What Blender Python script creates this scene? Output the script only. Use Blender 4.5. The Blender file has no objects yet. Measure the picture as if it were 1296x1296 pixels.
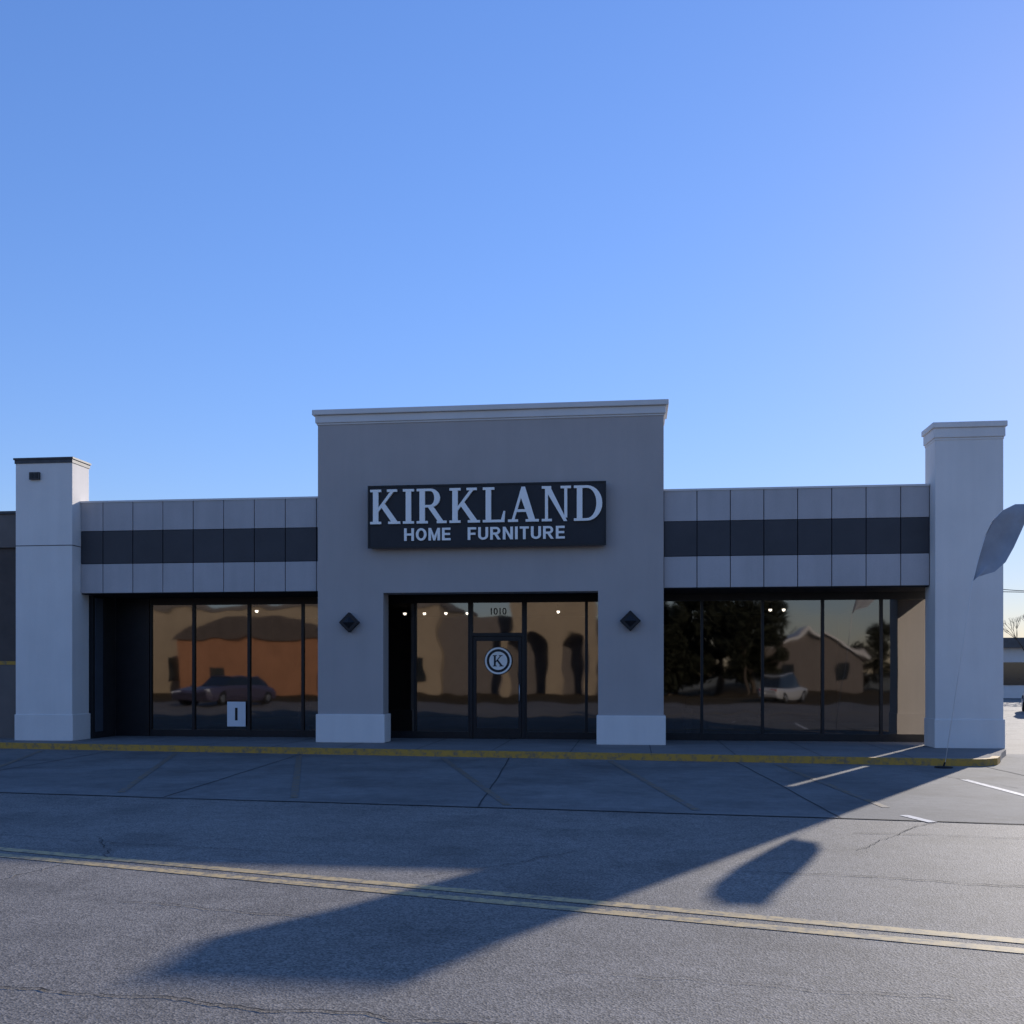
import bpy, bmesh, math, random
from mathutils import Vector, Matrix
random.seed(7)
scene = bpy.context.scene
col = scene.collection
SW = 0.12      # sidewalk height
# ------------------------------------------------------------------ materials
def new_mat(name):
    m = bpy.data.materials.new(name); m.use_nodes = True
    nt = m.node_tree
    return m, nt, nt.nodes["Principled BSDF"]

def rgba(c): return (c[0], c[1], c[2], 1)

def mat(name, base, rough=0.7, var=0.12, scale=3.0, bump=0.0, bscale=60.0, spec=0.3, metal=0.0, fine=0.0, fscale=80, stain=0.0):
    m, nt, b = new_mat(name)
    N, L = nt.nodes, nt.links
    tc = N.new("ShaderNodeTexCoord")
    no = N.new("ShaderNodeTexNoise"); no.inputs["Scale"].default_value = scale
    no.inputs["Detail"].default_value = 6; no.inputs["Roughness"].default_value = 0.6
    L.new(tc.outputs["Object"], no.inputs["Vector"])
    cr = N.new("ShaderNodeValToRGB")
    cr.color_ramp.elements[0].position = 0.3; cr.color_ramp.elements[1].position = 0.7
    cr.color_ramp.elements[0].color = rgba([c*(1-var) for c in base])
    cr.color_ramp.elements[1].color = rgba([min(1, c*(1+var)) for c in base])
    L.new(no.outputs["Fac"], cr.inputs["Fac"])
    out = cr.outputs["Color"]
    if fine > 0:
        n2 = N.new("ShaderNodeTexNoise"); n2.inputs["Scale"].default_value = fscale
        n2.inputs["Detail"].default_value = 3
        L.new(tc.outputs["Object"], n2.inputs["Vector"])
        mr = N.new("ShaderNodeMapRange"); mr.inputs[1].default_value = 0.35; mr.inputs[2].default_value = 0.65
        mr.inputs[3].default_value = 1-fine; mr.inputs[4].default_value = 1+fine
        L.new(n2.outputs["Fac"], mr.inputs[0])
        mx = N.new("ShaderNodeVectorMath"); mx.operation = 'SCALE'
        L.new(out, mx.inputs[0]); L.new(mr.outputs[0], mx.inputs["Scale"])
        out = mx.outputs[0]
    if stain > 0:   # vertical rain streaks / grime
        mp = N.new("ShaderNodeMapping"); mp.inputs["Scale"].default_value = (3.0, 3.0, 0.25)
        L.new(tc.outputs["Object"], mp.inputs["Vector"])
        n3 = N.new("ShaderNodeTexNoise"); n3.inputs["Scale"].default_value = 1.6; n3.inputs["Detail"].default_value = 5
        L.new(mp.outputs[0], n3.inputs["Vector"])
        mr = N.new("ShaderNodeMapRange"); mr.inputs[1].default_value = 0.35; mr.inputs[2].default_value = 0.7
        mr.inputs[3].default_value = 1.0; mr.inputs[4].default_value = 1-stain
        L.new(n3.outputs["Fac"], mr.inputs[0])
        mx = N.new("ShaderNodeVectorMath"); mx.operation = 'SCALE'
        L.new(out, mx.inputs[0]); L.new(mr.outputs[0], mx.inputs["Scale"])
        out = mx.outputs[0]
    L.new(out, b.inputs["Base Color"])
    b.inputs["Roughness"].default_value = rough
    b.inputs["Metallic"].default_value = metal
    b.inputs["Specular IOR Level"].default_value = spec
    if bump > 0:
        nb = N.new("ShaderNodeTexNoise"); nb.inputs["Scale"].default_value = bscale; nb.inputs["Detail"].default_value = 4
        L.new(tc.outputs["Object"], nb.inputs["Vector"])
        bp = N.new("ShaderNodeBump"); bp.inputs["Strength"].default_value = bump; bp.inputs["Distance"].default_value = 0.02
        L.new(nb.outputs["Fac"], bp.inputs["Height"]); L.new(bp.outputs[0], b.inputs["Normal"])
    return m

def worn_paint(name, paint, under, amount=0.5, rough=0.7, scale=9):
    m, nt, b = new_mat(name); N, L = nt.nodes, nt.links
    tc = N.new("ShaderNodeTexCoord")
    no = N.new("ShaderNodeTexNoise"); no.inputs["Scale"].default_value = scale; no.inputs["Detail"].default_value = 9
    no.inputs["Roughness"].default_value = 0.75
    L.new(tc.outputs["Object"], no.inputs["Vector"])
    cr = N.new("ShaderNodeValToRGB")
    p = amount
    cr.color_ramp.elements[0].position = max(0, p-0.07); cr.color_ramp.elements[1].position = min(1, p+0.07)
    cr.color_ramp.elements[0].color = rgba(under); cr.color_ramp.elements[1].color = rgba(paint)
    L.new(no.outputs["Fac"], cr.inputs["Fac"]); L.new(cr.outputs[0], b.inputs["Base Color"])
    b.inputs["Roughness"].default_value = rough; b.inputs["Specular IOR Level"].default_value = 0.3
    return m

def emis(name, c, s):
    m, nt, b = new_mat(name)
    b.inputs["Base Color"].default_value = rgba(c)
    b.inputs["Emission Color"].default_value = rgba(c); b.inputs["Emission Strength"].default_value = s
    return m

M_wall   = mat("stucco_grey", (0.44,0.395,0.37), 0.9, 0.04, 0.8, 0.25, 90, 0.15, fine=0.05, fscale=120, stain=0.04)
M_white  = mat("stucco_white", (0.77,0.725,0.68), 0.9, 0.04, 0.9, 0.2, 90, 0.15, fine=0.03, fscale=120, stain=0.05)
M_trim   = mat("trim_white", (0.68,0.65,0.62), 0.7, 0.05, 1.5, 0.05, 40)
M_panel  = mat("panel_light", (0.46,0.425,0.415), 0.55, 0.06, 1.1, 0.05, 30, fine=0.03, fscale=50, stain=0.08)
M_band   = mat("panel_dark", (0.05,0.048,0.053), 0.5, 0.15, 1.1)
M_gap    = mat("panel_joint", (0.03,0.03,0.035), 0.9)
M_black  = mat("frame_black", (0.012,0.012,0.014), 0.4, 0.2, 4)
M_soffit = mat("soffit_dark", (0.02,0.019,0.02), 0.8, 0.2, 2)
M_roof   = mat("roof_membrane", (0.4,0.4,0.4), 0.9)
M_metal  = mat("metal_cap", (0.06,0.06,0.065), 0.45, 0.2, 5, metal=0.6)
M_signb  = mat("sign_board", (0.022,0.022,0.026), 0.5, 0.15, 3)
M_letter = mat("letter_white", (0.97,0.93,0.86), 0.6, 0.01, 6)
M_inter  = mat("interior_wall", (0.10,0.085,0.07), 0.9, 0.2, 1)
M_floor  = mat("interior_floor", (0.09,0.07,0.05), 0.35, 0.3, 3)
M_brown  = mat("brown_wall", (0.10,0.08,0.07), 0.85, 0.15, 2, 0.2, 40)
M_brown2 = mat("brown_band", (0.16,0.135,0.12), 0.8, 0.1, 2)
M_side   = mat("sidewalk_concrete", (0.225,0.208,0.193), 0.9, 0.12, 1.5, 0.3, 70, 0.2, fine=0.1, fscale=60)
M_side2  = mat("joint_dark", (0.05,0.048,0.046), 0.95, 0.3, 8)
M_tan    = mat("tan_stucco", (0.36,0.28,0.19), 0.9, 0.1, 0.7, 0.2, 30)
M_orange = mat("orange_stucco", (0.34,0.16,0.085), 0.9, 0.12, 0.7, 0.2, 30)
M_bark   = mat("bark", (0.09,0.07,0.055), 0.95, 0.3, 6, 0.5, 20)
M_leaf   = mat("foliage_dark", (0.026,0.028,0.018), 0.9, 0.4, 2, spec=0.05)
M_roofr  = mat("shingle_grey", (0.12,0.115,0.11), 0.9, 0.2, 4)
M_paper  = mat("paper_white", (0.75,0.75,0.75), 0.8, 0.03, 4)
M_flag   = mat("flag_fabric", (0.33,0.34,0.37), 0.8, 0.15, 2.5)
M_pole   = mat("pole_light", (0.78,0.76,0.74), 0.5, 0.05, 5)
M_kerb   = worn_paint("kerb_yellow", (0.50,0.28,0.05), (0.22,0.165,0.10), 0.45)
M_lineY  = worn_paint("line_yellow", (0.56,0.41,0.20), (0.21,0.185,0.15), 0.47, scale=11)
M_lineYf = worn_paint("line_yellow_faded_shaded", (0.22,0.155,0.085), (0.15,0.142,0.135), 0.51, scale=7)
M_lineW  = worn_paint("line_white", (0.62,0.60,0.57), (0.2,0.19,0.18), 0.44, scale=14)
M_tyre   = mat("tyre_rubber", (0.02,0.02,0.02), 0.9)
M_rim    = mat("wheel_alloy", (0.4,0.4,0.42), 0.35, metal=0.8)
M_cglass = mat("car_glass", (0.02,0.025,0.03), 0.08, spec=0.8)
M_spot   = emis("lamp_glow", (1.0,0.93,0.8), 14.0)
M_head   = mat("headlight_lens", (0.7,0.7,0.72), 0.15, spec=0.8)
M_tail   = mat("tail_lens", (0.35,0.02,0.02), 0.2, spec=0.8)
M_dirt   = mat("dry_ground", (0.20,0.18,0.12), 0.95, 0.3, 0.2, fine=0.2, fscale=4)
M_sideg  = mat("side_panel_blue", (0.07,0.08,0.10), 0.3, 0.1, 2)
M_sofa   = mat("sofa_fabric", (0.35,0.31,0.26), 0.95, 0.1, 12)
M_wood   = mat("furniture_wood", (0.14,0.08,0.045), 0.5, 0.2, 6)

def ground_mat(name, c1, c2, speck, rough, bump, bscale, patch=0.35):
    m, nt, b = new_mat(name); N, L = nt.nodes, nt.links
    tc = N.new("ShaderNodeTexCoord")
    def noise(s, d=6, r=0.6):
        n = N.new("ShaderNodeTexNoise"); n.inputs["Scale"].default_value = s; n.inputs["Detail"].default_value = d
        n.inputs["Roughness"].default_value = r; L.new(tc.outputs["Object"], n.inputs["Vector"]); return n
    def scaleby(col_out, fac_out):
        mx = N.new("ShaderNodeVectorMath"); mx.operation='SCALE'; L.new(col_out, mx.inputs[0]); L.new(fac_out, mx.inputs["Scale"]); return mx.outputs[0]
    def mrange(src,a,b_,c,d):
        mr = N.new("ShaderNodeMapRange"); mr.inputs[1].default_value=a; mr.inputs[2].default_value=b_; mr.inputs[3].default_value=c; mr.inputs[4].default_value=d
        L.new(src, mr.inputs[0]); return mr.outputs[0]
    big = noise(patch, 7, 0.62)
    cr = N.new("ShaderNodeValToRGB"); cr.color_ramp.elements[0].position=0.32; cr.color_ramp.elements[1].position=0.68
    cr.color_ramp.elements[0].color = rgba(c1); cr.color_ramp.elements[1].color = rgba(c2)
    L.new(big.outputs["Fac"], cr.inputs["Fac"])
    vo = N.new("ShaderNodeTexVoronoi"); vo.inputs["Scale"].default_value = bscale; L.new(tc.outputs["Object"], vo.inputs["Vector"])
    sep = N.new("ShaderNodeSeparateColor"); L.new(vo.outputs["Color"], sep.inputs[0])
    c = scaleby(cr.outputs[0], mrange(sep.outputs[0],0,1,1-speck,1+speck*1.3))
    med = noise(5, 8, 0.7)
    c = scaleby(c, mrange(med.outputs["Fac"],0.3,0.7,0.84,1.16))
    bl = noise(0.9, 4, 0.55)
    c = scaleby(c, mrange(bl.outputs["Fac"],0.50,0.66,1.0,0.76))
    L.new(c, b.inputs["Base Color"])
    b.inputs["Roughness"].default_value = rough; b.inputs["Specular IOR Level"].default_value = 0.35
    bp = N.new("ShaderNodeBump"); bp.inputs["Strength"].default_value = bump; bp.inputs["Distance"].default_value = 0.007
    L.new(vo.outputs["Distance"], bp.inputs["Height"]); L.new(bp.outputs[0], b.inputs["Normal"])
    return m
M_asph = ground_mat("asphalt_worn", (0.162,0.145,0.126), (0.215,0.193,0.168), 0.45, 0.78, 0.42, 85)
M_apron = ground_mat("apron_concrete", (0.135,0.129,0.119), (0.205,0.196,0.182), 0.14, 0.85, 0.25, 100, 0.5)
M_crack = mat("crack_dark", (0.03,0.028,0.027), 1.0, 0.2, 8)
M_crackl = mat("crack_filled", (0.30,0.28,0.25), 1.0, 0.2, 8)

def glass_mat(name, refl=0.20, tint=(0.20,0.19,0.18)):
    m = bpy.data.materials.new(name); m.use_nodes = True
    nt = m.node_tree; N, L = nt.nodes, nt.links
    for n in list(N): N.remove(n)
    o = N.new("ShaderNodeOutputMaterial"); mx = N.new("ShaderNodeMixShader")
    tr = N.new("ShaderNodeBsdfTransparent"); tr.inputs[0].default_value = rgba(tint)
    gl = N.new("ShaderNodeBsdfGlossy"); gl.inputs["Roughness"].default_value = 0.026
    gl.inputs["Color"].default_value = (0.80,0.74,0.69,1)
    tc = N.new("ShaderNodeTexCoord"); no = N.new("ShaderNodeTexNoise"); no.inputs["Scale"].default_value = 1.1
    no.inputs["Detail"].default_value = 1.2
    L.new(tc.outputs["Object"], no.inputs["Vector"])
    bp = N.new("ShaderNodeBump"); bp.inputs["Strength"].default_value = 0.16; bp.inputs["Distance"].default_value = 0.02
    L.new(no.outputs["Fac"], bp.inputs["Height"]); L.new(bp.outputs[0], gl.inputs["Normal"])
    mx.inputs[0].default_value = refl
    L.new(tr.outputs[0], mx.inputs[1]); L.new(gl.outputs[0], mx.inputs[2]); L.new(mx.outputs[0], o.inputs[0])
    return m
M_glass = glass_mat("tinted_glass")

# ------------------------------------------------------------------ helpers
def thing(name, loc, label=None, category=None, group=None, kind=None):
    e = bpy.data.objects.new(name, None); e.location = loc; e.empty_display_size = 0.3
    col.objects.link(e)
    if label: e["label"] = label
    if category: e["category"] = category
    if group: e["group"] = group
    if kind: e["kind"] = kind
    return e
def tag(o, label=None, category=None, group=None, kind=None):
    if label: o["label"] = label
    if category: o["category"] = category
    if group: o["group"] = group
    if kind: o["kind"] = kind
    return o
def set_parent(o, p):
    o.parent = p
    off = Vector((0,0,0))
    if p.type == 'EMPTY': off = Vector(p.location)
    o.matrix_parent_inverse = Matrix.Translation(-off)
def obj(name, bm, m, parent=None, bevel=0.0, smooth=False, seg=2):
    bmesh.ops.recalc_face_normals(bm, faces=bm.faces)
    me = bpy.data.meshes.new(name); bm.to_mesh(me); bm.free()
    ms = m if isinstance(m, (list,tuple)) else [m]
    for k in ms: me.materials.append(k)
    o = bpy.data.objects.new(name, me); col.objects.link(o)
    if parent: set_parent(o, parent)
    if bevel > 0:
        md = o.modifiers.new("bevel", 'BEVEL'); md.width = bevel; md.segments = seg; md.limit_method = 'ANGLE'
    if smooth:
        for p in me.polygons: p.use_smooth = True
    return o
def box(bm, x0,x1,y0,y1,z0,z1, mi=0):
    vs = [bm.verts.new(p) for p in [(x0,y0,z0),(x1,y0,z0),(x1,y1,z0),(x0,y1,z0),(x0,y0,z1),(x1,y0,z1),(x1,y1,z1),(x0,y1,z1)]]
    for f in [(0,3,2,1),(4,5,6,7),(0,1,5,4),(1,2,6,5),(2,3,7,6),(3,0,4,7)]:
        fc = bm.faces.new([vs[i] for i in f]); fc.material_index = mi
    return vs
def B(name, boxes, m, parent=None, bevel=0.0):
    bm = bmesh.new()
    for b in boxes: box(bm, *b)
    return obj(name, bm, m, parent, bevel)
def prism_xz(bm, pts, y0, y1):
    a = [bm.verts.new((p[0], y0, p[1])) for p in pts]; b = [bm.verts.new((p[0], y1, p[1])) for p in pts]
    bm.faces.new(a); bm.faces.new(b[::-1])
    n = len(pts)
    for i in range(n): bm.faces.new([a[i], b[i], b[(i+1)%n], a[(i+1)%n]])
def prism_xy(bm, pts, z0, z1, bottom=True):
    a = [bm.verts.new((p[0], p[1], z0)) for p in pts]; b = [bm.verts.new((p[0], p[1], z1)) for p in pts]
    if bottom: bm.faces.new(a[::-1])
    bm.faces.new(b); n = len(pts)
    for i in range(n): bm.faces.new([a[i], a[(i+1)%n], b[(i+1)%n], b[i]])
def sheet(name, pts, z, m, kind="structure"):
    bm = bmesh.new(); bm.faces.new([bm.verts.new((p[0],p[1],z)) for p in pts])
    return tag(obj(name, bm, m), kind=kind)
def ribbon(bm, pts, w, z):
    L, R = [], []
    for i, p in enumerate(pts):
        a = Vector(pts[max(0,i-1)]); b = Vector(pts[min(len(pts)-1,i+1)])
        d = (b-a).normalized(); n = Vector((-d.y, d.x))
        ww = w(i) if callable(w) else w
        L.append(bm.verts.new((p[0]+n.x*ww/2, p[1]+n.y*ww/2, z))); R.append(bm.verts.new((p[0]-n.x*ww/2, p[1]-n.y*ww/2, z)))
    for i in range(len(pts)-1): bm.faces.new([R[i],R[i+1],L[i+1],L[i]])
def tube(bm, pts, rads, seg=8):
    rings = []
    for i, p in enumerate(pts):
        a = Vector(pts[max(0,i-1)]); b = Vector(pts[min(len(pts)-1,i+1)])
        d = (b-a).normalized(); up = Vector((0,0,1)) if abs(d.z) < 0.9 else Vector((1,0,0))
        u = d.cross(up).normalized(); v = d.cross(u)
        r = rads[i]
        rings.append([bm.verts.new(Vector(p)+u*math.cos(t)*r+v*math.sin(t)*r) for t in [2*math.pi*k/seg for k in range(seg)]])
    for i in range(len(rings)-1):
        for k in range(seg): bm.faces.new([rings[i][k], rings[i][(k+1)%seg], rings[i+1][(k+1)%seg], rings[i+1][k]])
    bm.faces.new(rings[0]); bm.faces.new(rings[-1])

# ------------------------------------------------------------------ ground
sheet("ground", [(-700,-700),(700,-700),(700,900),(-700,900)], -0.008, M_dirt)
sheet("road", [(-70,-22),(70,-22),(70,75),(-70,75)], 0.0, M_asph)
apY = lambda X: 11.87-0.112*X
kbY = lambda X: 18.85-0.1*X
sheet("concrete_apron", [(-34,apY(-34)),(14,apY(14)),(14,kbY(14)+3),(-34,kbY(-34)+3)], 0.004, M_apron)
front = [(-34,kbY(-34)), (-20,kbY(-20)), (-8,kbY(-8)), (0,kbY(0)),(5.5,kbY(5.5)),(6.0,18.36),(6.28,18.6),(6.48,19.05),(6.8,19.9),(7.15,20.7),(7.35,21.6),(7.4,23),(7.4,46)]
bm = bmesh.new(); prism_xy(bm, front+[(-34,46)], 0.0, SW); tag(obj("pavement", bm, M_side), kind="structure")
bm = bmesh.new()
kp = front[:-5]
outer, inner = [], []
for i,p in enumerate(kp):
    a = Vector(kp[max(0,i-1)]); b = Vector(kp[min(len(kp)-1,i+1)]); d=(b-a).normalized(); n=Vector((-d.y,d.x))
    outer.append((p[0]-n.x*0.003, p[1]-n.y*0.003)); inner.append((p[0]+n.x*0.13, p[1]+n.y*0.13))
for i in range(len(kp)-1):
    o0,o1,i0,i1 = outer[i],outer[i+1],inner[i],inner[i+1]
    v=[bm.verts.new(q) for q in [(o0[0],o0[1],0.0),(o1[0],o1[1],0.0),(o1[0],o1[1],SW+.004),(o0[0],o0[1],SW+.004),(i1[0],i1[1],SW+.004),(i0[0],i0[1],SW+.004)]]
    bm.faces.new([v[0],v[1],v[2],v[3]]); bm.faces.new([v[3],v[2],v[4],v[5]])
bmesh.ops.remove_doubles(bm, verts=bm.verts, dist=0.0005)
tag(obj("kerb", bm, M_kerb), kind="structure")
GY=22.75   # shopfront glazing plane
bm = bmesh.new()
for k in range(-14, 5):
    X = k*1.5+0.35
    if X>5.5: continue
    ribbon(bm, [(X,kbY(X)+0.17),(X,GY-.06)], 0.012, SW+0.004)
tag(obj("pavement_joint", bm, M_side2), kind="structure")
def wander(p0, p1, n, amp, seed):
    r = random.Random(seed); a=Vector(p0); b=Vector(p1); d=(b-a); nn=Vector((-d.y,d.x)).normalized(); o=0; out=[]
    for i in range(n+1):
        t=i/n; o += r.uniform(-1,1)*amp; o*=0.93
        q=a+d*t+nn*o; out.append((q.x,q.y))
    return out
bm = bmesh.new()
for X in (-10.3,-6.2,-2.05,2.1,6.2,10.2):
    ribbon(bm, wander((X-0.25,kbY(X)-0.02),(X+0.2,apY(X)+0.03),14,0.012,int(X*10)), 0.022, 0.008)
ribbon(bm, wander((-30,apY(-30)),(13,apY(13)),120,0.015,5), 0.035, 0.008)
tag(obj("apron_joint", bm, M_side2), kind="structure")
cracks = [((-4.75,8.1),(-4.95,7.0),24,0.03,0.014,1),((-3.6,4.93),(-1.15,4.64),70,0.018,0.014,0),((-1.15,4.64),(2.8,4.75),90,0.018,0.010,0),
          ((-3.6,6.82),(-2.1,6.55),40,0.02,0.010,0),((0.9,8.45),(4.2,7.9),60,0.03,0.014,0),((2.2,10.6),(5.6,10.2),50,0.03,0.013,0),
          ((-8,9.8),(-3,8.9),60,0.03,0.010,0),((2.0,9.6),(3.3,11.5),26,0.03,0.011,0),
          ((-0.5,9.2),(-1.6,7.9),26,0.03,0.010,0),((-5.2,9.5),(-4.6,8.4),26,0.03,0.010,0),((3.3,8.1),(2.6,6.8),26,0.03,0.009,0),
          ((4.4,17.6),(5.3,14.9),30,0.03,0.011,0),((-0.4,5.5),(1.6,5.3),30,0.03,0.006,0)]
for i,(a,b,n,amp,w,k) in enumerate(cracks):
    bm = bmesh.new(); r=random.Random(i)
    ws=[w*r.uniform(0.3,1.2) for _ in range(n+1)]
    ribbon(bm, wander(a,b,n,amp,i+50), lambda k,ws=ws: ws[k], 0.0085 )
    tag(obj("pavement_crack", bm, M_crackl if k else M_crack), kind="structure")
def dirline(P0, P1, w, z, m, name):
    bm = bmesh.new(); n=40
    pts=[(P0[0]+(P1[0]-P0[0])*i/n, P0[1]+(P1[1]-P0[1])*i/n) for i in range(n+1)]
    ribbon(bm, pts, w, z); return tag(obj(name,bm,m),kind="structure")
yl = lambda X: 7.14-0.283*X
dirline((-30,yl(-30)-0.02),(24,yl(24)-0.02),0.125,0.0045,M_lineY,"yellow_road_line")
dirline((-30,yl(-30)-0.27),(24,yl(24)-0.27),0.125,0.0045,M_lineY,"yellow_road_line")
for a,b in [((-9.0,19.4),(-6.8,13.0)),((-6.37,19.1),(-4.3,12.7)),((-3.5,18.8),(-1.5,12.3)),((-0.4,18.6),(0.75,12.1)),((-12,19.7),(-9.6,13.4)),((2.5,18.2),(3.0,12.6))]:  # last one: white line's shaded stretch, shade put in as duller paint
    dirline(a,b,0.10,0.0085,M_lineYf,"parking_line")
for a,b in [((3.03,11.95),(3.2,11.42)),((4.93,16.0),(5.2,12.4)),((7.6,17.6),(8.3,11.6))]:
    dirline(a,b,0.11,0.0085,M_lineW,"parking_line")

# ------------------------------------------------------------------ store
store = thing("store_building", (-2.6,21.15,SW), "grey stucco furniture shop with raised entrance portal and dark shopfront windows", "shop")
P0,P1 = -6.645,0.638
PY=21.15
RX=6.37
LX=-12.07
bm=bmesh.new()
prism_xz(bm,[(P0,SW+.01),(-5.22,SW+.01),(-5.22,3.28),(-.70,3.28),(-.70,SW+.01),(P1,SW+.01),(P1,6.88),(P0,6.88)],PY,21.62)
portal=obj("portal_wall",bm,M_wall,store,0.012)
B("parapet_return", [(P0+.003,P1-.003,21.621,22.2,3.402,6.84)], M_wall, store)
B("roof", [(-12.0,RX,22.21,40,4.95,5.05),(-12.0,P0-.002,21.51,22.209,4.95,5.05),(P1+.002,RX,21.51,22.209,4.95,5.05)], M_roof, store)
B("cornice", [(P0-.02,P1+.02,PY-.02,22.22,6.86,6.90),(P0-.045,P1+.045,PY-.045,22.25,6.90,7.06),(P0-.10,P1+.10,PY-.10,22.30,7.06,7.17)], M_trim, store, 0.012)
for x0,x1 in ((P0,-5.22),(-0.70,P1)):
    B("plinth", [(x0-.03,x1+.04,PY-.05,21.66,SW,SW+0.60)], M_white, portal, 0.012)
def fascia(x0,x1,joints):
    f = B("fascia", [(x0,x1,21.34,21.5,3.33,5.33)], M_gap, store)
    xs=[x0]+joints+[x1]
    for z0,z1,k in [(3.35,3.985,0),(3.995,4.705,1),(4.715,5.34,0)]:
        bl=[]
        for i in range(len(xs)-1):
            a,b=xs[i]+.008,xs[i+1]-.008
            if b-a>0.03:
                dy=random.uniform(-.003,.003); bl.append((a,b,21.295+dy,21.345,z0,z1))
        B("dark_cladding" if k else "light_cladding", bl, M_band if k else M_panel, f, 0.004)
    B("coping", [(x0,x1,21.28,21.55,5.335,5.375)], M_trim, f)
fascia(LX,P0-.004,[-12.24+0.69*i for i in range(1,9)])
fascia(P1+.004,5.9,[1.318+0.671*i for i in range(0,7)])
B("soffit", [(-12.0,P0,21.35,22.9,3.33,3.40),(P1,6.6,21.505,22.9,3.33,3.40),(P0,P1,21.63,22.9,3.33,3.40)], M_soffit, store)
B("sun_block_fascia", [(6.45,6.6,21.66,22.9,3.33,5.34)], M_white, store)  # unseen end piece, added so sunlight doesn't leak in above the soffit
B("outer_wall", [(-12.1,-12.0,22.9,40,SW,5.3),(RX,RX+.1,22.90,40,SW,5.34),(-12.0,RX,39.9,40,SW,5.3)], M_white, store)
def pillar(x0,x1,top,label,style):
    p = B("pillar", [(x0,x1,20.95,21.65,SW+.55,top-.05)], M_white, store, 0.012); p["label"]=label
    B("plinth", [(x0-.015,x1+.025,20.93,21.67,SW,SW+.57)], M_white, p, 0.01)
    if style:
        B("cap", [(x0-.01,x1+.01,20.94,21.66,top-.35,top-.30),(x0-.03,x1+.03,20.92,21.68,top-.30,top-.11),(x0-.06,x1+.06,20.89,21.71,top-.11,top)], M_white, p, 0.012)
    else:
        B("cap", [(x0-.015,x1+.015,20.935,21.665,top-.12,top-.04),(x0-.035,x1+.035,20.915,21.685,top-.04,top)], [M_metal], p)
        B("joint", [(x0-.004,x1+.004,20.946,21.64,4.36,4.375)], M_gap, p)
pillar(-13.38,LX,6.28,"white stucco pillar with thin dark metal cap",0)
pillar(5.91,7.19,6.51,"white stucco pillar with stepped cornice cap",1)

# windows
def window(name, xs, y, z0, z1, fw=0.06):
    bl=[]
    x0,x1=xs[0],xs[-1]
    bl.append((x0,x1,y-.05,y+.07,z0,z0+.16)); bl.append((x0,x1,y-.05,y+.07,z1-.16,z1))
    for x in xs: bl.append((max(x0,x-fw/2),min(x1,x+fw/2),y-.053,y+.073,z0+.001,z1-.001))
    f=B(name, bl, M_black, store, 0.0)
    bm=bmesh.new()
    for i in range(len(xs)-1):
        a,b=xs[i]+fw/2,xs[i+1]-fw/2
        dy=random.uniform(-.006,.006)
        vs=[bm.verts.new(q) for q in [(a,y+dy,z0+.16),(b,y-dy,z0+.16),(b,y-dy,z1-.16),(a,y+dy,z1-.16)]]
        bm.faces.new(vs)
    obj("glass", bm, M_glass, f)
    return f
Z0=SW; Z1=3.33
window("shop_window", [-11.15,-10.1,-8.77,-7.49,-6.20], GY, Z0, Z1)
B("dark_glass_fill", [(-12.0,-11.18,GY-.04,GY+.05,Z0,Z1)], M_black, store)  # black panel in place of end glass; its dark look is put into the colour
window("shop_window", [-5.9,-4.87,-3.63], GY, Z0, Z1)
window("shop_window", [-2.37,-1.01,0.2], GY, Z0, Z1)
window("shop_window", [0.2,1.51,2.81,4.08,5.30,RX], GY, Z0, Z1)
B("side_panel", [(-12.12,-12.0,21.69,22.7,SW,3.33)], M_soffit, store)
B("side_glass", [(-12.0,-11.985,21.78,22.1,SW+.15,3.28)], M_sideg, store)
# door + transom
dx0,dx1=-3.625,-2.375
B("door_frame", [(dx0,dx0+.07,GY-.06,GY+.07,Z0,Z1),(dx1-.07,dx1,GY-.06,GY+.07,Z0,Z1),(dx0+.07,dx1-.07,GY-.06,GY+.07,Z1-.16,Z1),(dx0+.07,dx1-.07,GY-.06,GY+.07,2.42,2.49)], M_black, store)
bm=bmesh.new(); bm.faces.new([bm.verts.new(q) for q in [(dx0+.07,GY,2.49),(dx1-.07,GY,2.49),(dx1-.07,GY,Z1-.16),(dx0+.07,GY,Z1-.16)]]); obj("transom_glass",bm,M_glass,store)
a,b=dx0+.08,dx1-.08
door=B("door", [(a,a+.07,GY-.04,GY+.03,Z0+.01,2.41),(b-.07,b,GY-.04,GY+.03,Z0+.01,2.41),(a+.07,b-.07,GY-.04,GY+.03,2.31,2.41),(a+.07,b-.07,GY-.04,GY+.03,Z0+.01,Z0+.24)], M_black, store)
bm=bmesh.new(); bm.faces.new([bm.verts.new(q) for q in [(a+.07,GY-.003,Z0+.24),(b-.07,GY+.003,Z0+.24),(b-.07,GY+.003,2.31),(a+.07,GY-.003,2.31)]]); obj("glass",bm,M_glass,door)
bm=bmesh.new(); tube(bm,[(b-.04,GY-.05,0.95),(b-.04,GY-.12,0.98),(b-.04,GY-.12,1.32),(b-.04,GY-.05,1.35)],[.014]*4,8); obj("handle",bm,M_rim,door,smooth=True)

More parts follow.
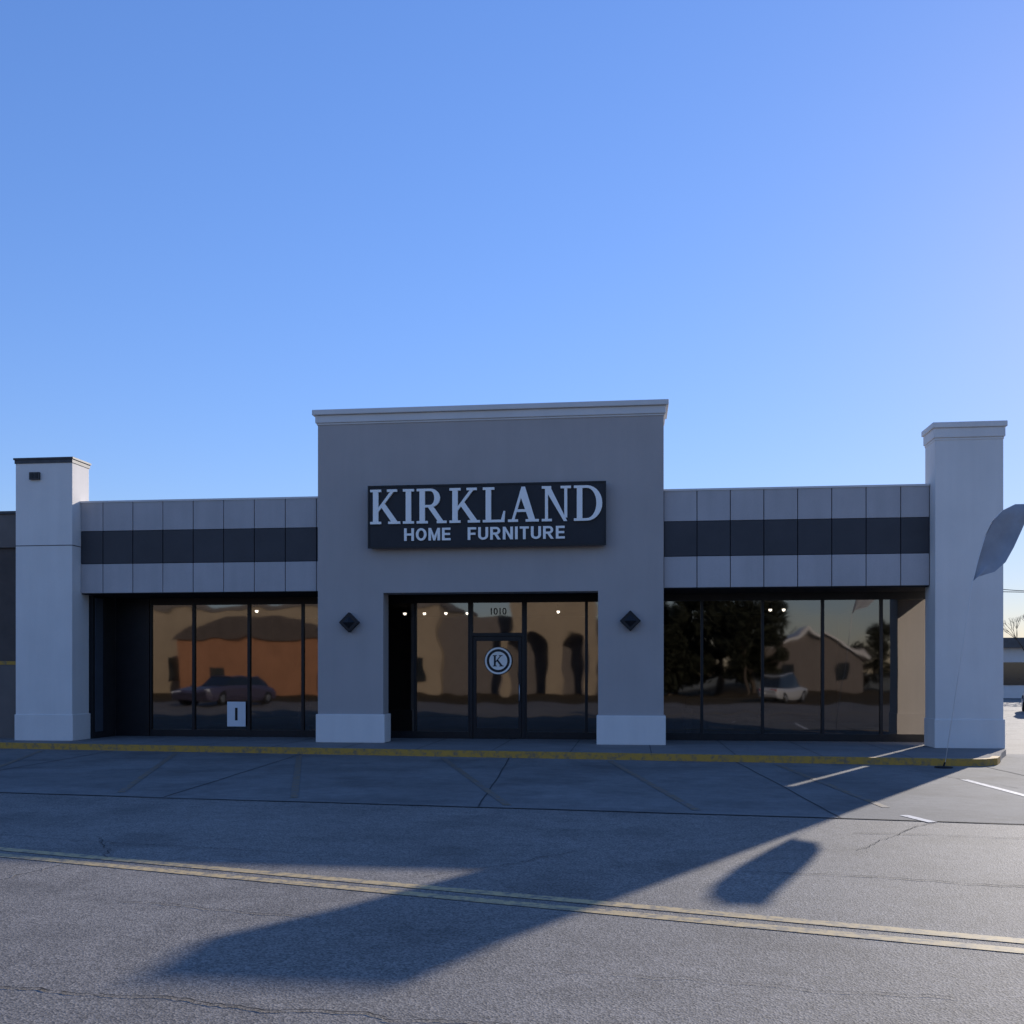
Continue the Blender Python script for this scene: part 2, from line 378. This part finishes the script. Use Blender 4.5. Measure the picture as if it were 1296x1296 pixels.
# interior
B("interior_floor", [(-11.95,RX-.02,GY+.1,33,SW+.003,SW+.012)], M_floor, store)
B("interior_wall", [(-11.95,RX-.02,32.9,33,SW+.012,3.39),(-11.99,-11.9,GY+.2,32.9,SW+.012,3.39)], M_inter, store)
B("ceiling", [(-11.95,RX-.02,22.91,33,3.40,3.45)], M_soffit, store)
def sofa(x,y,w,label):
    s=thing("sofa",(x,y,SW+.012),label,"sofa")
    f=SW+.012
    B("seat",[(x-w/2+.18,x+w/2-.18,y,y+.75,f+.14,f+.44)],M_sofa,s,.04)
    B("backrest",[(x-w/2+.1,x+w/2-.1,y+.6,y+.85,f+.14,f+.86)],M_sofa,s,.06)
    for q in (x-w/2,x+w/2-.2): B("armrest",[(q,q+.2,y-.02,y+.82,f+.14,f+.62)],M_sofa,s,.05)
    for qx in (x-w/2+.08,x+w/2-.14):
        for qy in (y+.05,y+.7): B("leg",[(qx,qx+.06,qy,qy+.06,f,f+.15)],M_wood,s)
sofa(-7.2,24.6,2.1,"beige fabric sofa on the shop floor behind the window")
sofa(2.2,24.4,2.0,"beige fabric sofa on dark floor behind shopfront glass")

# ------------------------------------------------------------------ glyphs
def arc_to(P,cx,cy,rx,ry,ix,iy,a0=-90,a1=90,n=14):
    for i in range(n):
        t0=math.radians(a0+(a1-a0)*i/n); t1=math.radians(a0+(a1-a0)*(i+1)/n)
        P.append([(cx+ix*math.cos(t0),cy+iy*math.sin(t0)),(cx+rx*math.cos(t0),cy+ry*math.sin(t0)),(cx+rx*math.cos(t1),cy+ry*math.sin(t1)),(cx+ix*math.cos(t1),cy+iy*math.sin(t1))])
def serif(ch):
    P=[]
    R=lambda x0,y0,x1,y1: P.append([(x0,y0),(x1,y0),(x1,y1),(x0,y1)])
    s=.07
    if ch=='I':
        R(.09,s,.26,1-s); R(0,0,.35,s); R(0,1-s,.35,1); return P,.35
    if ch=='K':
        R(.09,s,.26,1-s); R(0,0,.35,s); R(0,1-s,.35,1)
        P.append([(.26,.35),(.26,.47),(.64,1-s),(.75,1-s)]); P.append([(.36,.48),(.47,.59),(.87,s),(.67,s)])
        R(.54,1-s,.86,1); R(.58,0,.96,s); return P,.96
    if ch=='R':
        R(.09,s,.26,1-s); R(0,0,.35,s); R(0,1-s,.43,1); R(.26,.46,.43,.53)
        arc_to(P,.43,.73,.31,.27,.13,.20)
        P.append([(.36,.46),(.54,.47),(.84,s),(.66,s)]); R(.64,0,.95,s); return P,.95
    if ch=='L':
        R(.09,s,.26,1-s); R(0,0,.68,s); R(0,1-s,.36,1); P.append([(.57,s),(.68,s),(.70,.32),(.65,.32)]); return P,.70
    if ch=='A':
        P.append([(.12,s),(.20,s),(.46,.86),(.42,1.0)]); P.append([(.42,1.0),(.355,.81),(.64,s),(.84,s),(.53,1.0)])
        R(.24,.28,.62,.355); R(0,0,.31,s); R(.55,0,.96,s); return P,.96
    if ch=='N':
        R(.10,s,.19,1-s); R(.695,.1,.785,1-s); P.append([(.09,1-s),(.29,1-s),(.785,.0),(.68,.0)])
        R(0,1-s,.29,1); R(0,0,.31,s); R(.58,1-s,.90,1); return P,.90
    if ch=='D':
        R(.09,s,.26,1-s); R(0,0,.40,s); R(0,1-s,.40,1); arc_to(P,.40,.5,.47,.5,.29,.5-s); return P,.88
def sans(ch):
    P=[]; w=.19; h=.17
    R=lambda x0,y0,x1,y1: P.append([(x0,y0),(x1,y0),(x1,y1),(x0,y1)])
    if ch=='H': R(0,0,w,1); R(.55,0,.55+w,1); R(w,.42,.55,.42+h); return P,.74
    if ch=='O': arc_to(P,.40,.5,.40,.5,.21,.33,0,360,36); return P,.80
    if ch=='M':
        R(0,0,w,1); R(.68,0,.68+w,1); P.append([(w,1),(w,.62),(.36,.0),(.435,.0),(.435,.35)]); P.append([(.68,1),(.68,.62),(.51,.0),(.436,.0),(.436,.35)]); return P,.87
    if ch=='E': R(0,0,w,1); R(w,0,.64,h); R(w,.42,.60,.42+h); R(w,1-h,.63,1); return P,.64
    if ch=='F': R(0,0,w,1); R(w,.40,.56,.40+h); R(w,1-h,.61,1); return P,.61
    if ch=='U': R(0,.34,w,1); R(.53,.34,.53+w,1); arc_to(P,.36,.34,.36,.34,.17,.17,180,360,18); return P,.72
    if ch=='R':
        R(0,0,w,1); R(w,1-h,.42,1); R(w,.40,.42,.40+h*.95); arc_to(P,.42,.70,.30,.30,.12,.135); P.append([(.30,.40),(.50,.42),(.76,0),(.54,0)]); return P,.76
    if ch=='N': R(0,0,w,1); R(.54,0,.54+w,1); P.append([(w,1),(w,.66),(.54,0),(.54,.34)]); return P,.73
    if ch=='I': R(0,0,w,1); return P,w
    if ch=='T': R(.23,0,.23+w,1-h); R(0,1-h,.65,1); return P,.65
def word(bm, glyph, s, x0, x1, z0, z1, y, depth, gap=.09):
    W=sum(glyph(c)[1] for c in s)+gap*(len(s)-1); sx=(x1-x0)/W; sz=(z1-z0); x=0
    for c in s:
        P,w=glyph(c)
        for i,p in enumerate(P): prism_xz(bm,[(x0+(x+q[0])*sx, z0+q[1]*sz) for q in p], y-0.0006*(i%7), y+depth)
        x+=w+gap
def text_mesh(name, s, x0,x1,z0,z1,y,depth,m,parent,offset=0.0,space=1.0):
    cu=bpy.data.curves.new(name,'FONT'); cu.body=s; cu.offset=offset; cu.extrude=0.5; cu.space_character=space
    o=bpy.data.objects.new(name,cu); col.objects.link(o); bpy.context.view_layer.update()
    dg=bpy.context.evaluated_depsgraph_get(); me=bpy.data.meshes.new_from_object(o.evaluated_get(dg))
    bpy.data.objects.remove(o); bpy.data.curves.remove(cu)
    xs=[v.co.x for v in me.vertices]; ys=[v.co.y for v in me.vertices]
    ax,bx,ay,by=min(xs),max(xs),min(ys),max(ys)
    for v in me.vertices:
        X=x0+(v.co.x-ax)/(bx-ax)*(x1-x0); Z=z0+(v.co.y-ay)/(by-ay)*(z1-z0); Y=y+(0 if v.co.z>0 else depth)
        v.co=(X,Y,Z)
    me.materials.clear(); me.materials.append(m)
    o=bpy.data.objects.new(name,me); col.objects.link(o); set_parent(o,parent); return o
# ------------------------------------------------------------------ sign
sign = thing("shop_sign", (-3.0,21.15,4.23), "black rectangular sign with raised white letters on the portal wall", "sign")
B("board", [(-5.48,-.55,20.95,21.145,4.22,5.49)], M_signb, sign, 0.01)
B("frame", [(-5.50,-.53,20.935,20.96,4.20,4.235),(-5.50,-.53,20.935,20.96,5.475,5.51),(-5.50,-5.465,20.934,20.96,4.236,5.474),(-.565,-.53,20.934,20.96,4.236,5.474)], M_black, sign)
bm=bmesh.new(); word(bm,serif,"KIRKLAND",-5.44,-.60,4.70,5.42,20.90,.049); obj("lettering",bm,M_letter,sign)
bm=bmesh.new(); word(bm,sans,"HOME",-4.72,-3.74,4.345,4.605,20.915,.034,.15); obj("lettering",bm,M_letter,sign)
bm=bmesh.new(); word(bm,sans,"FURNITURE",-3.38,-1.37,4.345,4.605,20.915,.034,.15); obj("lettering",bm,M_letter,sign)
# door emblem
ex,ez=-2.976,1.865
em = thing("door_decal", (ex,GY-.05,ez), "round black and white letter emblem on glass door", "emblem")
def disc(bm,cx,cz,r0,r1,y0,n=48):
    for i in range(n):
        t0=2*math.pi*i/n; t1=2*math.pi*(i+1)/n
        f=lambda r,t:(cx+r*math.cos(t),cz+r*math.sin(t))
        pts=[f(r0,t0),f(r1,t0),f(r1,t1),f(r0,t1)] if r0>0 else [(cx,cz),f(r1,t0),f(r1,t1)]
        bm.faces.new([bm.verts.new((p[0],y0,p[1])) for p in pts])
bm=bmesh.new(); disc(bm,ex,ez,0,.315,GY-.048); obj("disc",bm,M_black,em)
bm=bmesh.new(); disc(bm,ex,ez,.26,.30,GY-.052); obj("ring",bm,M_letter,em)
bm=bmesh.new(); disc(bm,ex,ez,0,.205,GY-.052); obj("centre",bm,M_letter,em)
bm=bmesh.new(); word(bm,serif,"K",ex-.12,ex+.12,ez-.125,ez+.125,GY-.060,.003); obj("lettering",bm,M_black,em)
text_mesh("street_number","1010",-3.15,-2.80,2.90,3.05,GY-.03,.004,mat("number_tan",(0.13,0.11,0.085),0.6),store)
# poster in window
po = thing("window_poster", (-9.06,GY-.05,.4), "small white paper notice with black bar taped inside window", "poster")
B("paper", [(-9.28,-8.84,GY-.06,GY-.054,.36,.93)], M_paper, po)
B("printing", [(-9.09,-9.03,GY-.066,GY-.0605,.50,.79)], M_black, po)

# ------------------------------------------------------------------ wall lamps
def sconce(x,z):
    w=thing("wall_lamp",(x,21.15,z),"black diamond-shaped wall lamp on grey column","wall lamp","wall lamps on the portal columns")
    s=.215
    bm=bmesh.new(); prism_xz(bm,[(x-s,z),(x,z-s),(x+s,z),(x,z+s)],21.0,21.145)
    obj("housing",bm,M_black,w,0.01)
    bm=bmesh.new(); t=.13
    c=bm.verts.new((x,20.95,z)); q=[bm.verts.new(p) for p in [(x-t,20.998,z),(x,20.998,z-t),(x+t,20.998,z),(x,20.998,z+t)]]
    for i in range(4): bm.faces.new([q[i],q[(i+1)%4],c])
    obj("lamp_shade",bm,M_black,w)
sconce(-5.93,2.66); sconce(-.04,2.66)
vb=thing("wall_vent",(-12.92,20.95,5.85),"small dark louvred box fixed on white pillar","vent")
B("housing",[(-13.03,-12.80,20.89,20.945,5.80,5.96)],M_metal,vb)
B("louvre",[(-13.0,-12.93,20.88,20.889,5.825,5.935),(-12.90,-12.83,20.88,20.889,5.825,5.935)],M_black,vb)

# ceiling spotlights
for X,Y in [(-6.25,27.8),(-5.7,27.8),(-5.1,27.8),(-4.5,27.8),(-1.97,27.4),(-9.9,26.2),(3.56,27.2),(3.9,27.2)]:
    t=thing("ceiling_spotlight",(X,Y,3.4),"small lit round spotlight on dark shop ceiling","spotlight","spotlights inside the shop")
    bm=bmesh.new(); tube(bm,[(X,Y,3.40),(X,Y,3.25)],[.05,.06],12); obj("housing",bm,M_metal,t)
    bm=bmesh.new(); bmesh.ops.create_uvsphere(bm,u_segments=10,v_segments=6,radius=.045,matrix=Matrix.Translation((X,Y,3.23))); obj("bulb",bm,M_spot,t,smooth=True)

# ------------------------------------------------------------------ neighbour building (left)
nb=thing("neighbour_building",(-20,21.6,0),"low brown shop building adjoining the white pillar","building")
B("wall",[(-34,-13.42,21.7,40,SW,4.6)],M_brown,nb)
B("parapet",[(-34,-13.42,21.62,40,4.42,5.18)],M_brown2,nb,.01)
B("coping",[(-34,-13.42,21.58,40,5.18,5.24)],M_metal,nb)
B("trim_strip",[(-34,-13.42,21.66,21.72,1.78,1.86)],M_kerb,nb)
B("wainscot",[(-34,-13.42,21.67,21.72,SW,1.78)],M_brown2,nb)

# ------------------------------------------------------------------ feather flag
FY=17.95; fs=FY/16.07
fz=lambda z: 1.62+(z-1.62)*fs
ff=thing("feather_flag",(5.2,FY,0.0),"pale blue-grey feather banner leaning on thin pole, base on pavement","flag")
lead=[(5.07,2.96),(5.15,3.30),(5.24,3.62),(5.36,3.88),(5.50,4.03),(5.68,4.12),(5.92,4.12)]
bm=bmesh.new(); tube(bm,[(5.22,FY,.05)]+[(p[0]*fs,FY,fz(p[1])) for p in lead],[.0055,.006,.008,.008,.007,.006,.005,.004],6); obj("pole",bm,M_pole,ff,smooth=True)
trail=[(5.13,3.04),(5.40,3.12),(5.55,3.26),(5.66,3.48),(5.77,3.74),(5.86,3.95),(5.95,4.10)]
bm=bmesh.new(); rows=[]
for i in range(7):
    a=lead[i]; b=trail[i]; r=[]
    for k in range(7):
        t=k/6; r.append(bm.verts.new(((a[0]+(b[0]-a[0])*t)*fs,FY+.005+0.10*math.sin(t*math.pi)*math.sin(i*.8)+.03*math.sin(7*t+i),fz(a[1]+(b[1]-a[1])*t))))
    rows.append(r)
for i in range(6):
    for k in range(6): bm.faces.new([rows[i][k],rows[i][k+1],rows[i+1][k+1],rows[i+1][k]])
obj("sail",bm,M_flag,ff,smooth=True)
bm=bmesh.new(); tube(bm,[(5.2,FY,.009),(5.2,FY,.025),(5.2,FY,.035)],[.15,.14,.04],20); tube(bm,[(5.2,FY,.03),(5.22,FY,.10)],[.016,.012],10); obj("base",bm,M_tyre,ff)

# ------------------------------------------------------------------ cars
def car(loc, rot, paint, label, group=None, tall=False):
    root=thing("parked_car",loc,label,"car",group)
    root.rotation_euler=(0,0,rot)
    pm=mat("car_paint",paint,0.3,0.03,1,spec=0.6)
    H=1.75 if tall else 1.45; belt=1.02 if tall else .92
    def put(name,bm,m,bev=0,smooth=False,par=None):
        bmesh.ops.recalc_face_normals(bm,faces=bm.faces)
        me=bpy.data.meshes.new(name); bm.to_mesh(me); bm.free(); me.materials.append(m)
        o=bpy.data.objects.new(name,me); col.objects.link(o); o.parent=par or root
        if bev: md=o.modifiers.new("b",'BEVEL'); md.width=bev; md.segments=2; md.limit_method='ANGLE'
        return o
    def loft(bm,st):
        rr=[[bm.verts.new((x,y,z)) for y,z in pr] for x,pr in st]
        n=len(rr[0])
        for i in range(len(rr)-1):
            for k in range(n): bm.faces.new([rr[i][k],rr[i][(k+1)%n],rr[i+1][(k+1)%n],rr[i+1][k]])
        bm.faces.new(rr[0]); bm.faces.new(rr[-1])
    def sec(w,zb,zt): return [(-w*.93,zb),(-w,zb+.18),(-w,zt-.18),(-w*.9,zt),(w*.9,zt),(w,zt-.18),(w,zb+.18),(w*.93,zb)]
    bm=bmesh.new()
    loft(bm,[(-2.3,sec(.72,.42,.72)),(-2.2,sec(.84,.25,.86)),(-1.6,sec(.9,.22,belt)),(0,sec(.92,.22,belt)),(.9,sec(.91,.22,belt-.02)),(1.7,sec(.88,.22,belt-.12)),(2.2,sec(.8,.25,.74)),(2.32,sec(.66,.4,.62))])
    put("body",bm,pm,.03)
    bm=bmesh.new(); b0=-2.0 if tall else -1.75
    loft(bm,[(b0,[(-.74,belt-.04),(-.74,belt),(.74,belt),(.74,belt-.04)]),(b0+.5,[(-.8,belt-.04),(-.64,H-.04),(.64,H-.04),(.8,belt-.04)]),(.25,[(-.8,belt-.04),(-.64,H-.04),(.64,H-.04),(.8,belt-.04)]),(1.1,[(-.74,belt-.06),(-.74,belt-.02),(.74,belt-.02),(.74,belt-.06)])])
    put("window",bm,M_cglass)
    bm=bmesh.new(); loft(bm,[(b0+.42,[(-.62,H-.05),(-.58,H),(.58,H),(.62,H-.05)]),(.3,[(-.63,H-.05),(-.59,H),(.59,H),(.63,H-.05)])]); put("roof",bm,pm,.015)
    for sx in (-1.4,1.4):
        for sy in (-.82,.82):
            bm=bmesh.new(); tube(bm,[(sx,sy-.11,.33),(sx,sy+.11,.33)],[.33,.33],20)
            wh=put("wheel",bm,M_tyre)
            bm=bmesh.new(); s=1 if sy>0 else -1; tube(bm,[(sx,sy+s*.09,.33),(sx,sy+s*.125,.33)],[.21,.19],14); put("rim",bm,M_rim,par=wh)
    for sy in (-.6,.6):
        bm=bmesh.new(); box(bm,2.16,2.27,sy-.17,sy+.17,.6,.71); put("headlight",bm,M_head,.02)
        bm=bmesh.new(); box(bm,-2.29,-2.2,sy-.17,sy+.17,.66,.8); put("tail_light",bm,M_tail,.02)
    bm=bmesh.new(); box(bm,-2.325,-2.29,-.26,.26,.45,.58); put("number_plate",bm,M_paper)
    return root
car((16.4,42.5,0),math.radians(75),(0.36,0.37,0.40),"silver-grey car parked on sunlit asphalt beside the shop","cars parked around the lot",True)
car((21.5,47,0),math.radians(80),(0.6,0.6,0.6),"white car parked on sunlit asphalt","cars parked around the lot",True)
car((-19.6,-2.5,0),math.radians(105),(0.08,0.07,0.11),"dark purple car parked facing the road","cars parked around the lot")
car((7.8,-9,0),math.radians(-60),(0.45,0.45,0.45),"white car parked across the road","cars parked around the lot")

# ------------------------------------------------------------------ opposite side (seen in the shopfront glass)
ob=thing("opposite_building",(-26,-28,0),"long tan stucco building across the road","building")
B("wall",[(-48,-13,-40,-28,0,6.3)],M_tan,ob); B("parapet",[(-48.1,-12.9,-40,-27.9,6.3,6.7)],M_brown2,ob)
for i in range(8): B("window",[(-46+i*4.2,-43.4+i*4.2,-27.99,-27.9,.9,2.6)],M_cglass,ob)
oo=thing("orange_building",(-28,-24,0),"low orange stucco annex across the road","building")
B("wall",[(-31,-21,-27.8,-24,0,3.9)],M_orange,oo)
bm=bmesh.new(); prism_xz(bm,[(-31.4,3.9),(-20.6,3.9),(-21.4,4.7),(-24,5.3),(-27,5.5),(-30,4.9)],-27.9,-23.8); obj("roof",bm,M_brown,oo)
for x in (-29.5,-23.5): B("door",[(x,x+1.1,-24,-23.96,0,2.1)],M_cglass,oo)
ab=thing("arched_building",(-7,-27,0),"pale tan building with tall arched front across the road","building")
bm=bmesh.new()
def arch_wall(bm,x0,x1,n,z,y0,y1):
    w=(x1-x0)/n
    for i in range(n):
        c=x0+w*(i+.5); r=w*.3; zs=3.4
        box(bm,x0+w*i,c-r,y0,y1,0,z); box(bm,c+r,x0+w*(i+1)-.001,y0,y1,0,z)
        prism_xz(bm,[(c-r,z)]+[(c+r*math.cos(t),zs+r*math.sin(t)*1.3) for t in [math.pi-math.pi*k/12 for k in range(13)]]+[(c+r,z)],y0+.002,y1-.002)
arch_wall(bm,-8.6,-3.0,2,6.8,-27.3,-27); obj("wall",bm,M_tan,ab)
B("back_wall",[(-13.0,-3.0,-34,-29,0,5.6)],M_brown2,ab)
hs=thing("small_house",(14.5,-40,0),"small pale gabled house across the road","house")
bm=bmesh.new(); prism_xz(bm,[(11,0),(18,0),(18,3.0),(14.5,4.9),(11,3.0)],-46,-40); obj("wall",bm,M_brown2,hs)
bm=bmesh.new()
for s in (-1,1):
    x=14.5+s*3.9; prism_xz(bm,[(14.5,4.92),(14.5,5.14),(x,3.02),(x,2.80)],-46.3,-39.6)
obj("roof",bm,M_trim,hs)
for x in (12.5,15.8): B("window",[(x,x+1,-40.02,-39.98,1,2.2)],M_cglass,hs)
sheet("grass", [(-60,-60),(60,-60),(60,-6.5),(-60,-6.5)], 0.004, mat("dry_grass",(0.085,0.062,0.035),0.95,0.3,.8,fine=.3,fscale=20,spec=0.05))

# trees
def leafy(seed,h,r):
    rnd=random.Random(seed); bt=bmesh.new(); bl=bmesh.new()
    tube(bt,[(0,0,0),(.05,.02,h*.3),(-.05,.05,h*.55)],[.22,.17,.1],8)
    cl=[]
    for i in range(30):
        a=rnd.uniform(0,6.28); rr=r*math.sqrt(rnd.random())*.85; z=h*rnd.uniform(.16,.95)
        k=1-abs((z/h-.5))*1.1; cl.append((rr*math.cos(a)*k,rr*math.sin(a)*k,z,rnd.uniform(.35,.6)*r*.6))
    for c in cl[:9]: tube(bt,[(0,0,h*rnd.uniform(.28,.45)),(c[0]*.5,c[1]*.5,c[2]*.8),(c[0],c[1],c[2])],[.08,.05,.02],6)
    for c in cl:
        for _ in range(110):
            v=Vector((rnd.gauss(0,1),rnd.gauss(0,1),rnd.gauss(0,.8))).normalized()*c[3]*rnd.uniform(.5,1.05)
            p=Vector(c[:3])+v; s=rnd.uniform(.09,.2)
            u=Vector((rnd.uniform(-1,1),rnd.uniform(-1,1),rnd.uniform(-1,1))).normalized(); w=u.orthogonal().normalized()
            bl.faces.new([bl.verts.new(p+u*s),bl.verts.new(p+w*s),bl.verts.new(p-u*s),bl.verts.new(p-w*s)])
    out=[]
    for n,b in (("trunk",bt),("crown",bl)):
        me=bpy.data.meshes.new(n); b.to_mesh(me); b.free(); me.materials.append(M_bark if n=="trunk" else M_leaf); out.append((n,me))
    return out
tm=[leafy(1,7.5,2.9),leafy(2,6.0,2.8)]
for i,(x,y,s) in enumerate([(0.5,-33,1.1),(3.0,-32,1.1),(5.5,-29,1.2),(8.0,-30,1.2),(10.3,-36,1.0),(18.5,-47,.7),(21,-46,.8),(24,-44,.75),(15.5,-50,.7),(11.5,-50,.75),(27,-45,.8),(2.3,-26,.8),(7.0,-26,.8),
    (-34,-20,.6),(-38,-20,.7)]):
    t=thing("tree",(x,y,0),"dark leafy tree beside the road","tree","trees across the road"); t.scale=(s,s,s); t.rotation_euler=(0,0,i*1.3)
    for n,me in tm[i%2]:
        o=bpy.data.objects.new(n,me); col.objects.link(o); o.parent=t

# right-hand distance
rb=thing("distant_building",(30,70,0),"low pale commercial building with shallow roof beyond the lot","building")
B("wall",[(20,46,66,80,0,3.1)],M_trim,rb); B("roof",[(19.5,46.5,65.5,80.5,3.1,3.7)],M_roofr,rb)
for i in range(7): B("window",[(22+i*3,24+i*3,65.95,66.0,.8,2.2)],M_cglass,rb)
def bare(loc,h,seed):
    rnd=random.Random(seed); t=thing("bare_tree",loc,"leafless winter tree with thin upright branches","tree"); bm=bmesh.new()
    def br(p,d,l,r,k):
        q=p+d*l; tube(bm,[p,p+d*l*.5+Vector((rnd.uniform(-.05,.05),rnd.uniform(-.05,.05),0))*l,q],[r,r*.8,r*.6],5)
        if k:
            for _ in range(3):
                dd=(d+Vector((rnd.uniform(-.6,.6),rnd.uniform(-.6,.6),rnd.uniform(-.1,.4)))).normalized(); br(q,dd,l*.72,r*.6,k-1)
    br(Vector(loc),Vector((0,0,1)),h*.3,.09,5); obj("trunk",bm,M_bark,t)
bare((23.0,62,0),5.6,3); bare((27,64,0),7,9)
up=thing("utility_pole",(34,58,0),"wooden utility pole with cross arm and wires","utility pole")
bm=bmesh.new(); tube(bm,[(34,58,0),(34,58,8)],[.15,.11],10); box(bm,33,35,57.95,58.05,7.4,7.55); obj("post",bm,M_bark,up)
for o_ in (-.9,.9):
    bm=bmesh.new()
    tube(bm,[(34+o_-16*t_,58+2*t_,7.6-3.0*4*t_*(1-t_)*.3-t_*1.2) for t_ in [k/14 for k in range(15)]],[.02]*15,4)
    obj("wire",bm,M_black,up)

# ------------------------------------------------------------------ light, world, camera
sv=Vector((1.30,2.43,1.0)).normalized(); el=math.asin(sv.z); az=math.atan2(sv.x,sv.y)
sl=bpy.data.lights.new("sun",'SUN'); sl.energy=5.0; sl.angle=math.radians(.55); sl.color=(1,.92,.82)
so=bpy.data.objects.new("sun",sl); col.objects.link(so); so.rotation_euler=sv.to_track_quat('Z','Y').to_euler()
w=bpy.data.worlds.new("World"); scene.world=w; w.use_nodes=True
nt=w.node_tree; N,L=nt.nodes,nt.links; bg=N["Background"]; sky=N.new("ShaderNodeTexSky"); sky.sky_type='NISHITA'; sky.sun_disc=False
sky.sun_elevation=el; sky.sun_rotation=az; sky.air_density=1.0; sky.dust_density=0.08; sky.ozone_density=3.0; sky.altitude=0
dot=N.new("ShaderNodeVectorMath"); dot.operation='DOT_PRODUCT'; L.new(sky.outputs[0],dot.inputs[0]); dot.inputs[1].default_value=(.25,.65,.10)
ma=N.new("ShaderNodeMath"); ma.operation='MULTIPLY_ADD'; L.new(dot.outputs["Value"],ma.inputs[0]); ma.inputs[1].default_value=0.21; ma.inputs[2].default_value=1.0
dv=N.new("ShaderNodeMath"); dv.operation='DIVIDE'; dv.inputs[0].default_value=2.02; L.new(ma.outputs[0],dv.inputs[1])
sc=N.new("ShaderNodeVectorMath"); sc.operation='SCALE'; L.new(sky.outputs[0],sc.inputs[0]); L.new(dv.outputs[0],sc.inputs["Scale"])
tn=N.new("ShaderNodeVectorMath"); tn.operation='MULTIPLY'; L.new(sc.outputs[0],tn.inputs[0]); tn.inputs[1].default_value=(1.02,0.95,1.12)
hs_=N.new("ShaderNodeHueSaturation"); hs_.inputs["Saturation"].default_value=1.12; L.new(tn.outputs[0],hs_.inputs["Color"])
L.new(hs_.outputs[0],bg.inputs[0]); bg.inputs[1].default_value=0.13
cd=bpy.data.cameras.new("camera"); cam=bpy.data.objects.new("camera",cd); col.objects.link(cam)
cam.location=(0,0,1.62); cam.rotation_euler=(math.radians(90),0,math.radians(6.7))
cd.sensor_width=36; cd.lens=36; cd.shift_y=0.156; cd.clip_end=3000; cd.clip_start=.05
scene.camera=cam
scene.view_settings.view_transform='Standard'; scene.view_settings.look='None'; scene.view_settings.exposure=0; scene.view_settings.gamma=1
